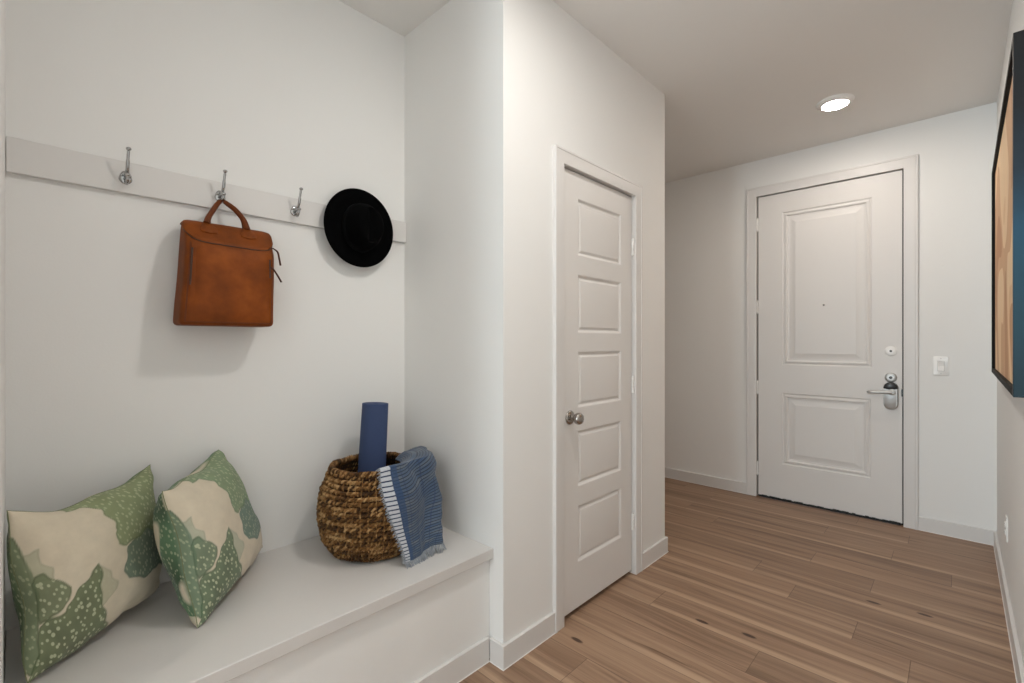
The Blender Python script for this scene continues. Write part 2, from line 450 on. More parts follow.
def leaf_with_panels(name, axis, a0, a1, z0, z1, face, back, sgn, rects, profile, mat, recalc=True):
    """door leaf with holes filled by separate moulded panels. a: coordinate along the wall, face: plane of visible face"""
    P = (lambda a, d, z: (a, d, z)) if axis == 'x' else (lambda a, d, z: (d, a, z))
    bm = bmesh.new()
    As = sorted({a0, a1} | {r[0] for r in rects} | {r[1] for r in rects})
    Zs = sorted({z0, z1} | {r[2] for r in rects} | {r[3] for r in rects})
    def inside(a, z): return any(r[0] < a < r[1] and r[2] < z < r[3] for r in rects)
    for i in range(len(As)-1):
        for j in range(len(Zs)-1):
            if not inside((As[i]+As[i+1])/2, (Zs[j]+Zs[j+1])/2):
                bm.faces.new([bm.verts.new(P(a, face, z)) for a, z in ((As[i],Zs[j]),(As[i+1],Zs[j]),(As[i+1],Zs[j+1]),(As[i],Zs[j+1]))])
    c = [(a0,z0),(a1,z0),(a1,z1),(a0,z1)]
    bm.faces.new([bm.verts.new(P(a, back, z)) for a, z in c])
    for k in range(4):
        (p, q), (r, s) = c[k], c[(k+1) % 4]
        bm.faces.new([bm.verts.new(P(*t)) for t in ((p, face, q), (r, face, s), (r, back, s), (p, back, q))])
    bmesh.ops.remove_doubles(bm, verts=bm.verts, dist=1e-5)
    leaf = obj(name, bm, mat, smooth=False); struct(leaf)
    for r in rects:
        bm = bmesh.new(); rings = []
        for ins, dep in profile:
            rings.append([P(a, face - sgn*dep, z) for a, z in ((r[0]+ins, r[2]+ins), (r[1]-ins, r[2]+ins), (r[1]-ins, r[3]-ins), (r[0]+ins, r[3]-ins))])
        vs = ring_skin(bm, rings, True, False); bm.faces.new(vs[-1])
        obj('panel', bm, mat, leaf, smooth=True, auto=14)
    return leaf
rects = [(1.804, 2.198, z0, z1) for z0, z1 in ((.227, .497), (.581, .848), (.948, 1.217), (1.299, 1.577), (1.659, 1.932))]
prof5 = [(0, 0), (.004, .0005), (.008, .003), (.013, .0085), (.017, .010), (.021, .0095), (.026, .006), (.031, .0035), (.034, .003)]
d1 = leaf_with_panels('door_1', 'x', DX0+.003, DX1-.007, .022, DZ-.006, WY+.010, WY+.045, -1, rects, prof5, 'door')
# back of the raised panels is covered by the leaf's back face
for zc in (1.773, 1.027, .285):
    bm = bmesh.new(); hx, hy = DX1-.006, WY+.003
    for k in range(5):
        lathe(bm, [(.0068, zc-.045+k*.018+.0006), (.0074, zc-.045+k*.018+.002), (.0074, zc-.045+k*.018+.016), (.0068, zc-.045+k*.018+.0174)], (hx, hy, 0), seg=12)
    box(bm, DX1-.0015, DX1+.0005, WY+.004, WY+.034, zc-.045, zc+.045)
    lathe(bm, [(.003, zc+.045), (.0045, zc+.047), (.001, zc+.050)], (hx, hy, 0), seg=10)
    hg = obj('hinge', bm, 'whiteplastic', d1, auto=30)
    bm = bmesh.new()
    for dz in (-.03, .0, .03):
        lathe(bm, [(.004, 0), (.004, .001), (.002, .0016)], (DX1-.0015, WY+.022, zc+dz), axis=(-1,0,0), seg=10)
    obj('hinge_screws', bm, 'greyplastic', hg)
KX, KZ = 1.742, .914
bm = bmesh.new()
lathe(bm, [(.0325, 0), (.0325, .003), (.030, .007), (.022, .010), (.012, .011), (.010, .024)], (KX, WY+.010, KZ), axis=(0,-1,0))
ro = obj('door_rosette', bm, 'nickel', d1, auto=50)
bm = bmesh.new()
lathe(bm, [(.0095, .022), (.011, .027), (.018, .032), (.0245, .040), (.0268, .048), (.0262, .056), (.022, .0635), (.012, .0665), (.001, .067)], (KX, WY+.010, KZ), axis=(0,-1,0))
obj('door_knob', bm, 'nickel', d1, auto=60)

# ------------------------------------------------------------------ entry door
t2 = casing('trim_2', 'y', EY0, EY1, EZ, EX, -1, .076, .020)
B('jamb', 'trim', [(EX, EX+.14, EY0-.018, EY0, 0, EZ+.018), (EX, EX+.14, EY1, EY1+.018, 0, EZ+.018), (EX, EX+.14, EY0, EY1, EZ+.002, EZ+.018)], t2)
B('weatherstrip', 'dark', [(EX+.026, EX+.056, EY0, EY0+.03, 0, EZ), (EX+.026, EX+.056, EY1-.025, EY1, 0, EZ), (EX+.026, EX+.056, EY0, EY1, EZ-.02, EZ+.002)], t2)
rects = [(.449, 1.016, 1.078, 2.286), (.455, 1.016, .290, .855)]
prof2 = [(0, 0), (.005, .006), (.012, .008), (.018, .003), (.024, .001), (.030, .0015), (.036, .011), (.048, .013), (.052, .0125), (.088, .003), (.091, .002)]
d2 = leaf_with_panels('door_2', 'y', EY0+.008, EY1-.010, .014, EZ-.005, EX+.006, EX+.05, -1, rects, prof2, 'door')
bm = bmesh.new()
rs = random.Random(5); n = 46
for k in range(n):
    y0 = EY0+.017+(EY1-EY0-.034)*k/n; y1 = EY0+.017+(EY1-EY0-.034)*(k+1)/n
    box(bm, EX+.000-rs.random()*.004, EX+.012, y0, y1+.001, .002, .014+rs.random()*.006)
obj('door_sweep', bm, 'dark', d2)
for zc in (2.214, 1.544, .890, .231):
    bm = bmesh.new(); hy, hx = EY1-.006, EX-.004
    for k in range(5):
        lathe(bm, [(.0062, zc-.052+k*.0208+.0006), (.0068, zc-.052+k*.0208+.002), (.0068, zc-.052+k*.0208+.0188), (.0062, zc-.052+k*.0208+.0202)], (hx, hy, 0), seg=12)
    lathe(bm, [(.004, zc+.052), (.0055, zc+.054), (.001, zc+.058)], (hx, hy, 0), seg=10)
    lathe(bm, [(.001, zc-.058), (.0055, zc-.054), (.004, zc-.052)], (hx, hy, 0), seg=10)
    obj('hinge', bm, 'whiteplastic', d2, auto=30)
def disk_x(name, mat, parent, y, z, prof, x=EX+.006, sx=1, sy=1, seg=32):
    bm = bmesh.new(); lathe(bm, prof, (x, y, z), axis=(-1,0,0), seg=seg, sx=sx, sy=sy)
    return obj(name, bm, mat, parent, auto=50)
p = disk_x('deadbolt_cover', 'whiteplastic', d2, .343, 1.196, [(.034, 0), (.034, .003), (.031, .0052), (.014, .0056)])
disk_x('keyhole', 'greymetal', p, .343, 1.196, [(.0075, .005), (.0075, .0075), (.004, .008)])
p = disk_x('deadbolt', 'steel', d2, .343, 1.012, [(.034, 0), (.034, .006), (.030, .010), (.016, .011)])
disk_x('keyhole', 'greymetal', p, .343, 1.012, [(.010, .010), (.009, .014), (.004, .0145)])
# electronic lever lock: rounded plate, black cap, lever to the left
def rrect(w, h, r, n=6, top=None):
    out = []
    for cx, cz, a0 in ((w/2-r, h/2-r, 0), (-w/2+r, h/2-r, 90), (-w/2+r, -h/2+r, 180), (w/2-r, -h/2+r, 270)):
        for k in range(n+1):
            a = math.radians(a0+90*k/n); out.append((cx+r*math.cos(a), cz+r*math.sin(a)))
    return out
LY_, LZ_ = .342, .885
bm = bmesh.new(); rings = []
for s, d in ((1.0, 0), (1.0, .022), (.97, .030), (.90, .034)):
    rings.append([(EX+.006-d, LY_+a*s, LZ_+z*s) for a, z in rrect(.078, .186, .036)])
ring_skin(bm, rings)
lk = obj('lock_plate', bm, 'steel', d2, auto=40)
bm = bmesh.new(); rings = []
cap = [(a, z) for a, z in rrect(.080, .188, .037) if z > .052]
cap = sorted([q for q in cap], key=lambda q: -math.atan2(q[1]-.04, q[0]))
base = [(-.040+.080*k/8, .052-.008*math.cos(PI*(k/8-.5))) for k in range(9)]
loop = cap[::-1] + base
for s, d in ((1.0, 0), (1.0, .027), (.96, .0355), (.85, .0375)):
    rings.append([(EX+.006-d, LY_+a*s, LZ_+.07+(z-.07)*s) for a, z in loop])
ring_skin(bm, rings); obj('lock_cap', bm, 'blackplastic', lk, auto=40)
bm = bmesh.new()
lathe(bm, [(.022, .034), (.022, .040), (.012, .043), (.0115, .060)], (EX+.006, LY_-.008, .913), axis=(-1,0,0), seg=24)
tube(bm, bez([(EX-.052, LY_-.010, .913), (EX-.056, LY_+.02, .9125), (EX-.054, LY_+.07, .910), (EX-.053, LY_+.104, .909), (EX-.046, LY_+.118, .908), (EX-.038, LY_+.120, .908)], 8),
     [.0125]*9+[.0112]*32, 12, flat=1.0)
obj('lever_handle', bm, 'steel', d2, auto=50)
p = disk_x('peephole', 'nickel', d2, .737, 1.536, [(.0075, -.001), (.0075, .0005), (.006, .0015), (.0045, .0015), (.0042, -.001)], x=EX+.003)
disk_x('peephole_lens', 'blackplastic', p, .737, 1.536, [(.0052, .000), (.003, .0016), (.0005, .002)], x=EX+.003)
B('strike_plate', 'blackplastic', [(EX-.002, EX+.02, EY0-.001, EY0+.012, .885, .935)], t2, bevel=.003)

# ------------------------------------------------------------------ switch and outlet
sw = thing('light_switch', 'square white rocker light switch on wall between entry door and corner', 'light switch', (EX, .086, 1.102))
bm = bmesh.new(); rings = []
for s, d in ((1, 0), (1, .004), (.95, .0068)):
    rings.append([(EX-d, .086+a*s, 1.102+z*s) for a, z in rrect(.078, .124, .006)])
vs = ring_skin(bm, rings); obj('wall_plate', bm, 'whiteplastic', sw, auto=40)
B('rocker_frame', 'greyplastic', [(EX-.0085, EX-.005, .086-.0175, .086+.0175, 1.102-.034, 1.102+.034)], sw, bevel=.0008)
bm = bmesh.new()
pr = [(-.0315, .0175), (.0, .0086), (.0315, .0165)]
v = []
for z, d in pr:
    v.append([bm.verts.new((EX-d, .086+a, 1.102+z)) for a in (-.0155, .0155)] + [bm.verts.new((EX-.006, .086+a, 1.102+z)) for a in (.0155, -.0155)])
for a, b in zip(v, v[1:]):
    for i in range(4): bm.faces.new((a[i], a[(i+1)%4], b[(i+1)%4], b[i]))
bm.faces.new(v[0][::-1]); bm.faces.new(v[-1])
obj('rocker', bm, 'whiteplastic', sw, smooth=False, bevel=.0008)
for z in (.048, -.048):
    bm = bmesh.new(); lathe(bm, [(.0028, .0062), (.0028, .0074), (.001, .0078)], (EX, .086, 1.102+z), axis=(-1,0,0), seg=10)
    obj('plate_screw', bm, 'greyplastic', sw)
ol = thing('wall_outlet', 'white duplex power outlet low on the right wall near entry corner', 'power outlet', (3.30, RY, .357))
bm = bmesh.new(); rings = []
for s, d in ((1, 0), (1, .004), (.95, .0065)):
    rings.append([(3.30+a*s, RY+d, .357+z*s) for a, z in rrect(.072, .118, .006)])
ring_skin(bm, rings); obj('wall_plate', bm, 'plateoff', ol, auto=40)
for z in (.0195, -.0195):
    bm = bmesh.new(); rings = []
    for s, d in ((1, .006), (1, .0095), (.93, .0102)):
        rings.append([(3.30+a*s, RY+d, .357+z+q*s) for a, q in rrect(.034, .029, .011)])
    ring_skin(bm, rings); so = obj('socket', bm, 'plateoff', ol, auto=40)
    bm = bmesh.new()
    for a in (-.007, .007): box(bm, 3.30+a-.001, 3.30+a+.001, RY+.0098, RY+.0106, .357+z-.002, .357+z+.006)
    lathe(bm, [(.0024, .0098), (.0024, .0106)], (3.30, RY, .357+z-.008), axis=(0,1,0), seg=10)
    obj('socket_slots', bm, 'blackplastic', so)

bm = bmesh.new(); lathe(bm, [(.0075, 0), (.0075, .0015), (.005, .003), (.001, .0034)], (EX, .081, 1.763), axis=(-1,0,0), seg=16)
tag(obj('wall_plug', bm, 'whiteplastic', auto=50), 'tiny white plug in the wall above the light switch', 'wall plug')

# ------------------------------------------------------------------ ceiling lights
def can(x, y, label, lens='lens'):
    t = thing('ceiling_light', label, 'ceiling light', (x, y, H), 'round ceiling lights along the hall')
    bm = bmesh.new()
    lathe(bm, [(.100, 0), (.100, -.003), (.096, -.008), (.076, -.020), (.070, -.021), (.067, -.014), (.066, -.004)], (x, y, H), seg=48)
    obj('trim_ring', bm, 'whiteplastic', t, auto=50)
    bm = bmesh.new()
    lathe(bm, [(.0665, -.010), (.0655, -.019), (.045, -.0225), (.001, -.0235)], (x, y, H), seg=48)
    obj('lens', bm, lens, t, auto=60)
    return t
c0 = can(3.488, .556, 'glowing round ceiling light in front of the entry door')
c1 = can(1.16, .556, 'glowing round ceiling light over the hall beside the bench nook', 'lensbright')
c2 = dup(c0, (-1.25, .556, H)); c2['label'] = 'glowing round ceiling light in the open room behind the viewpoint'

# ------------------------------------------------------------------ bench
bn = thing('bench', 'built-in white painted bench filling the nook, with thick seat slab', 'bench', (.64, 1.65, 0))
BZ = .445
B('seat_slab', 'bench', [(NX0+.001, NX1-.001, 1.333, NYB-.001, .405, BZ)], bn, bevel=.0025)
B('front_panel', 'wall', [(NX0+.001, NX1-.001, 1.357, 1.375, 0, .405)], bn)
bb = B('base_trim', 'trim', [(NX0+.001, NX1-BT, 1.343, 1.357, 0, .094)], bn, bevel=.002)
B('caulk_bead', 'caulk', [(NX0+.001, NX1-BT, 1.3405, 1.344, 0, .0028)], bb)
B('scotia', 'bench', [(NX0+.001, NX1-.001, 1.352, 1.358, .395, .405)], bn, bevel=.001)

# ------------------------------------------------------------------ coat rail
cr = thing('coat_rack', 'flat painted wall board with chrome coat hooks above the bench', 'coat rack', (.64, NYB, 1.738))
RF = 1.937
B('rail_board', 'trim', [(NX0+.001, NX1-.001, RF, NYB-.0005, 1.738, 1.838)], cr, bevel=.002)
def coat_hook(x, z=1.785):
    bm = bmesh.new()
    rings = []
    for s, d in ((1, 0), (1, .002), (.85, .0045), (.45, .0055)):
        rings.append([(x+.0165*s*math.cos(a)*(1+.12*math.cos(3*a+PI/2)), RF-d, z+.021*s*math.sin(a)) for a in [2*PI*k/24 for k in range(24)]])
    ring_skin(bm, rings)
    h = obj('coat_hook', bm, 'chrome', cr, auto=50)
    bm = bmesh.new()
    tube(bm, bez([(x, RF-.002, z+.004), (x, RF-.022, z+.004), (x, RF-.040, z+.020), (x, RF-.050, z+.046), (x, RF-.060, z+.070)], 8),
         [.0065]*6+[.0058]*8+[.0052]*10+[.0042]*9, 10)
    ball(bm, (x, RF-.0625, z+.0755), .0072, .8)
    obj('upper_prong', bm, 'chrome', h, auto=60)
    bm = bmesh.new()
    tube(bm, bez([(x, RF-.002, z-.006), (x, RF-.012, z-.018), (x, RF-.026, z-.024), (x, RF-.038, z-.016), (x, RF-.043, z-.004)], 8), .0048, 10)
    ball(bm, (x, RF-.0435, z), .0075, .9)
    obj('lower_prong', bm, 'chrome', h, auto=60)
    bm = bmesh.new()
    for dx, dz in ((-.0105, .006), (.0105, .006)):
        lathe(bm, [(.0045, .0035), (.0045, .0055), (.0028, .0075), (.0004, .008)], (x+dx, RF, z+dz), axis=(0,-1,0), seg=12)
    obj('hook_screws', bm, 'chrome', h, auto=50)
for hx in (.242, .508, .772): coat_hook(hx)
coat_hook(1.040, 1.772)

# ------------------------------------------------------------------ backpack
bag = thing('backpack', 'tan leather backpack hanging by its handle from a chrome hook', 'backpack', (.505, 1.93, 1.322))
BZ0, BZ1 = 1.315, 1.672
def bag_sec(z):
    s = (z-BZ0)/(BZ1-BZ0)
    x0 = .360+.027*s; x1 = .648+.010*s
    yf = 1.795+.016*s+.070*max(0, (s-.72)/.28)**1.15; yb = 1.934
    return x0, x1, yf, yb
def bag_pt(t, z, off=0, bul=1.0):
    """t: 0..1 round the section starting back-left; z height"""
    x0, x1, yf, yb = bag_sec(z); cx, cy = (x0+x1)/2, (yf+yb)/2
    a = 2*PI*t + PI*.75
    c, s_ = math.cos(a), math.sin(a); e = 2/7.0
    ex = math.copysign(abs(c)**e, c); ey = math.copysign(abs(s_)**e, s_)
    s = (z-BZ0)/(BZ1-BZ0)
    b = bul*.006*math.sin(PI*min(1, max(0, s)))*(1-ex*ex)*(1 if ey < 0 else .3)
    return Vector((cx+ex*((x1-x0)/2+off), cy+ey*((yb-yf)/2+off)-b, z))
NT_ = 120
bm = bmesh.new(); rings = []
zs = [BZ0+.000, BZ0+.003, BZ0+.008, BZ0+.016] + [BZ0+.016+(BZ1-.022-BZ0-.016)*k/22 for k in range(1, 23)] + [BZ1-.014, BZ1-.007, BZ1-.002, BZ1]
for z in zs:
    ins = 0
    if z < BZ0+.016: ins = -.010*(1-math.sqrt(max(0, 1-((BZ0+.016-z)/.016)**2)))
    if z > BZ1-.022: ins = -.016*(1-math.sqrt(max(0, 1-((z-BZ1+.022)/.022)**2)))
    rings.append([bag_pt(k/NT_, z, ins)+Vector((.0006*math.sin(30*z+k*.1), .0012*math.sin(k*.21+z*20), 0)) for k in range(NT_)])
ring_skin(bm, rings); obj('body', bm, 'leather', bag, auto=60)
for tc in (.25, .5):
    bm = bmesh.new(); tube(bm, [bag_pt(tc, BZ0+.010+.262*k/30, .0004) for k in range(31)], .0022, 6)
    obj('edge_piping', bm, 'leatherhandle', bag)
bm = bmesh.new(); tube(bm, [bag_pt(.25+.25*k/30, BZ0+.010, .0004) for k in range(31)], .0022, 6); obj('edge_piping', bm, 'leatherhandle', bag)
def front(x, z, off=.0):
    x0, x1, yf, yb = bag_sec(z); s = (z-BZ0)/(BZ1-BZ0); u = (x-(x0+x1)/2)/((x1-x0)/2)
    y = (yf+yb)/2 - (yb-yf)/2*max(0, 1-abs(u)**7)**(1/7) - .006*math.sin(PI*s)*(1-u*u) - off
    return Vector((x, y, z))
# lid: wraps the top and hangs a curved lip over the front
def lid_z(t):
    p = bag_pt(t, 1.6); x0, x1, yf, yb = bag_sec(1.6)
    u = (p.x-(x0+x1)/2)/((x1-x0)/2); w = (p.y-yf)/(yb-yf)      # w: 0 front, 1 back
    zf = 1.588 + .030*abs(u)**6 - .004*u
    return zf + (1.662-zf)*min(1, max(0, (w-.02)/.55))
bm = bmesh.new(); rings = []
for k in range(11):
    q = k/10; r = []
    for i in range(NT_):
        t = i/NT_; z = lid_z(t)+(BZ1+.002-lid_z(t))*q
        off = .0048
        if z > BZ1-.022: off -= .016*(1-math.sqrt(max(0, 1-min(1, (z-BZ1+.022)/.024)**2)))
        if k == 0: off = .0005
        r.append(bag_pt(t, z if k != 0 else z+.0005, off))
    rings.append(r)
ctr = sum(rings[-1], Vector())/NT_
for s in (.8, .5, .2): rings.append([ctr+(p-ctr)*s+Vector((0,0,.0035*(1-s))) for p in rings[10]])
ring_skin(bm, rings, True, True); lid = obj('lid', bm, 'leather', bag, auto=50)
bm = bmesh.new()
tube(bm, [bag_pt(i/NT_, lid_z(i/NT_)-.001, .0010) for i in range(int(NT_*.0), NT_)], .0019, 6)
obj('lid_zipper', bm, 'zip', bag)
# front pocket panel, standing slightly proud between two zip slits
bm = bmesh.new(); nx, nz = 24, 20; X0, X1, Z0, Z1 = .398, .628, 1.334, 1.574
def pk(i, j, top):
    u, w = i/nx, j/nz
    x = X0+(X1-X0)*u + (.010-.016*(1-w))*(1-u)*1.0 ; z = Z0+(Z1-Z0)*w + .006*(1-2*u)*0
    e = min(u, 1-u)*nx/2.0; e2 = min(w, 1-w)*nz/2.0
    o = .0070*min(1, e)**.6*min(1, max(.15, e2))**.6 if top else -.001
    return front(x, z, o + (.0025*math.sin(PI*u)*math.sin(PI*w) if top else 0))
V = [[bm.verts.new(pk(i, j, True)) for i in range(nx+1)] for j in range(nz+1)]
for j in range(nz):
    for i in range(nx): bm.faces.new((V[j][i], V[j][i+1], V[j+1][i+1], V[j+1][i]))
obj('front_pocket', bm, 'leather', bag, auto=60)
for pts in ([front(.3925+.003*k/8-.004*(1-k/8), 1.455+.112*k/8, .0015) for k in range(9)], [front(.632, 1.490+.066*k/6, .0015) for k in range(7)]):
    bm = bmesh.new(); tube(bm, pts, .0030, 6); obj('pocket_zipper', bm, 'zip', bag)
def pull(pts, w=.009):
    bm = bmesh.new(); strap(bm, bez(pts, 6), (0.3,-.9,.1), w, .003); obj('zipper_pull', bm, 'leatherdark', bag, auto=60)
pull([front(.6495, 1.605, .004), (.660, 1.812, 1.590), (.665, 1.808, 1.565), (.669, 1.806, 1.540)], .008)
pull([front(.634, 1.530, .004), (.640, 1.792, 1.520), (.651, 1.786, 1.500), (.664, 1.784, 1.476)], .008)
pull([(.389, 1.803, 1.462), (.388, 1.800, 1.452), (.387, 1.799, 1.445)], .006)
# handle and its tabs
ht = bez([(.452, 1.870, 1.664), (.458, 1.880, 1.688), (.476, 1.892, 1.722), (.495, 1.9085, 1.752), (.508, 1.9105, 1.763), (.524, 1.9085, 1.756), (.548, 1.892, 1.732), (.568, 1.880, 1.700), (.575, 1.870, 1.664)], 8)
bm = bmesh.new()
rad = [.0098*(.72+.28*min(1, abs(i-len(ht)/2)/14)+.55*max(0, (abs(i-len(ht)/2)-22)/10)) for i in range(len(ht))]
tube(bm, ht, rad, 10, flat=.7); obj('handle', bm, 'leatherhandle', bag)
for tx in (.452, .575):
    bm = bmesh.new(); nv = 14; rings = []
    for k in range(nv+1):
        q = k/nv; wd = .0095+.0165*min(1, q/.55)**1.4 if q < .8 else .026*math.sqrt(max(.03, 1-((q-.8)/.2)**2))
        z = 1.671-.046*q; f0 = front(tx, z); y = f0.y if q > .12 else f0.y+.004
        rings.append([(tx-wd, y-.003, z), (tx-wd, y-.0062, z+.002), (tx-wd*.8, y-.0078, z+.003), (tx+wd*.8, y-.0078, z+.003), (tx+wd, y-.0062, z+.002), (tx+wd, y-.003, z)])
    ring_skin(bm, rings); obj('handle_tab', bm, 'leather', bag, auto=60)

# ------------------------------------------------------------------ hat
hat = thing('hat', 'black felt brimmed hat hanging at right end of the hook rail', 'hat', (1.040, 1.905, 1.590))
HC = (1.040, 1.909, 1.758)
def hat_lathe(bm, prof, seg=64, fn=None):
    rings = []
    for r, h in prof:
        ring = []
        for k in range(seg):
            a = 2*PI*k/seg; x, z, y = r*math.cos(a)*.985, r*math.sin(a)*1.02, h
            if fn: x, z, y = fn(x, z, y, r, a)
            ring.append((HC[0]+x, HC[1]-y, HC[2]+z))
        rings.append(ring)
    ring_skin(bm, rings, True, True)
bm = bmesh.new()
hat_lathe(bm, [(.080, -.001), (.12, -.0015), (.150, -.001), (.163, .002), (.167, .004), (.1675, .0055), (.163, .0055), (.150, .003), (.12, .0022), (.100, .003)])
obj('brim', bm, 'felt', hat, auto=70)
def pinch(x, z, y, r, a):
    t = max(0, (y-.04)/.075)
    y2 = y - .022*t*math.exp(-((x)/.022)**2)*(1 if r < .07 else .3)
    return x*(.84 - .10*t*max(0, math.sin(a))), z*1.0, y2
bm = bmesh.new()
hat_lathe(bm, [(.104, .002), (.102, .006), (.100, .03), (.094, .06), (.079, .085), (.073, .100), (.064, .109), (.05, .113), (.034, .114), (.018, .114), (.004, .114)], fn=pinch)
cw = obj('crown', bm, 'felt', hat, auto=70)
bm = bmesh.new()
hat_lathe(bm, [(.1030, .004), (.1042, .008), (.1020, .030), (.0990, .031)], fn=pinch)
obj('hat_band', bm, 'ribbon', hat, auto=70)

# ------------------------------------------------------------------ basket
KC = Vector((.985, 1.698, BZ+.004)); KH = .325
bk = thing('wicker_basket', 'round woven brown seagrass basket standing on the bench end', 'basket', KC)
def kprof(z):
    q = z/KH
    pts = [(0, .146), (.06, .164), (.2, .188), (.4, .200), (.6, .199), (.75, .190), (.88, .172), (1, .155)]
    for (a, ra), (b, rb) in zip(pts, pts[1:]):
        if q <= b:
            s = (q-a)/(b-a); s = s*s*(3-2*s)*.5+s*.5
            return ra+(rb-ra)*s
    return pts[-1][1]
def strand(bm, tl, zc, rr, n, ph, amp, ampz, seg=300, sides=7):
    rings = []
    for k in range(seg):
        a = 2*PI*k/seg; w = n*a+ph
        r = kprof(zc)+amp*math.cos(w); z = zc+ampz*math.sin(w)
        jit = .0012*math.sin(7*a+zc*90)+.0008*math.sin(23*a+ph)
        c = KC+Vector((math.cos(a)*(r+jit), math.sin(a)*(r+jit), z+jit))
        rd = Vector((math.cos(a), math.sin(a), 0)); up = Vector((0,0,1))
        q = rr*(1+.22*math.sin(w*2+1.0)+.12*math.sin(31*a+ph*3))
        rings.append([c+rd*math.cos(2*PI*j/sides)*q+up*math.sin(2*PI*j/sides)*q for j in range(sides)])
    vs = [[bm.verts.new(p) for p in r] for r in rings]
    rn = random.Random(int(zc*1e4)+int(ph*10)); tone = rn.random(); step = []
    for k in range(seg):
        if k % 11 == 0: tone = rn.random()
        for v in vs[k]: v[tl] = tone
        b = vs[(k+1) % seg]
        for j in range(sides): bm.faces.new((vs[k][j], vs[k][(j+1)%sides], b[(j+1)%sides], b[j]))
bm = bmesh.new(); tl = bm.verts.layers.float.new('tone')
NR = 18
for k in range(NR):
    z = .010+(KH-.022)*k/(NR-1)
    for ph in (0, PI): strand(bm, tl, z, .0056, 44, ph+PI*.5*(k % 2), .0046, .0042)
obj('woven_side', bm, 'seagrass', bk, auto=0)
bm = bmesh.new(); tl = bm.verts.layers.float.new('tone')
for j in range(46):
    a0 = 2*PI*j/46; pts = []
    for k in range(24):
        z = .012+(KH-.02)*k/23; r = kprof(z)+.0085*math.sin(k*PI*17/24+ j*PI)
        pts.append(KC+Vector((math.cos(a0)*(r+.003), math.sin(a0)*(r+.003), z)))
    vs = tube(bm, pts, .0024, 5)
    tn = .55+.45*random.random()
    for r in vs:
        for v in r: v[tl] = tn
obj('stakes', bm, 'seagrass', bk, auto=0)
bm = bmesh.new(); tl = bm.verts.layers.float.new('tone')
for ph in (0, 2*PI/3, 4*PI/3): strand(bm, tl, KH-.002, .0062, 34, ph, .0058, .0056)
obj('rim', bm, 'seagrass', bk, auto=0)
bm = bmesh.new(); rings = []
for k in range(15):
    z = .006+(KH-.012)*k/14
    rings.append([KC+Vector((math.cos(2*PI*i/64)*(kprof(z)-.008), math.sin(2*PI*i/64)*(kprof(z)-.008), z)) for i in range(64)])
vs = ring_skin(bm, rings, True, False); bm.faces.new(vs[0])
obj('inner_shell', bm, 'darkshell', bk, auto=60)  # added dark shell behind the weave, stops light through the gaps

# ------------------------------------------------------------------ yoga mat, rolled
ym = thing('yoga_mat', 'rolled navy blue exercise mat standing upright in the woven basket', 'yoga mat', (1.030, 1.775, BZ+.012))
A0, A1 = Vector((1.016, 1.786, BZ+.018)), Vector((1.046, 1.784, 1.001))
ax = (A1-A0).normalized(); n1 = (Vector((1,0,0))-ax*ax.x).normalized(); n2 = ax.cross(n1)
bm = bmesh.new(); turns = 5; ns = 46*turns; r0, r1, th = .013, .0590, .0068
ea = math.radians(-64)
rings = []
for k in range(ns+1):
    q = k/ns; a = ea - 2*PI*turns*(1-q); r = r0+(r1-r0)*q
    d = n1*math.cos(a)+n2*math.sin(a)
    L = (A1-A0).length - (.022 if k > ns-3 else 0)
    g0, g1 = 1.06, .94
    b0, b1 = A0+d*(r*g0-th/2), A0+d*(r*g0+th/2); u0, u1 = A0+ax*L+d*(r*g1-th/2), A0+ax*L+d*(r*g1+th/2)
    rings.append([b0, b1, u1-ax*.001, u1-d*.001, u0+d*.001, u0-ax*.001])
ring_skin(bm, rings, True, True)
tag(obj('mat_roll', bm, 'mat', ym, auto=35), '', '') if False else obj('mat_roll', bm, 'mat', ym, auto=35)

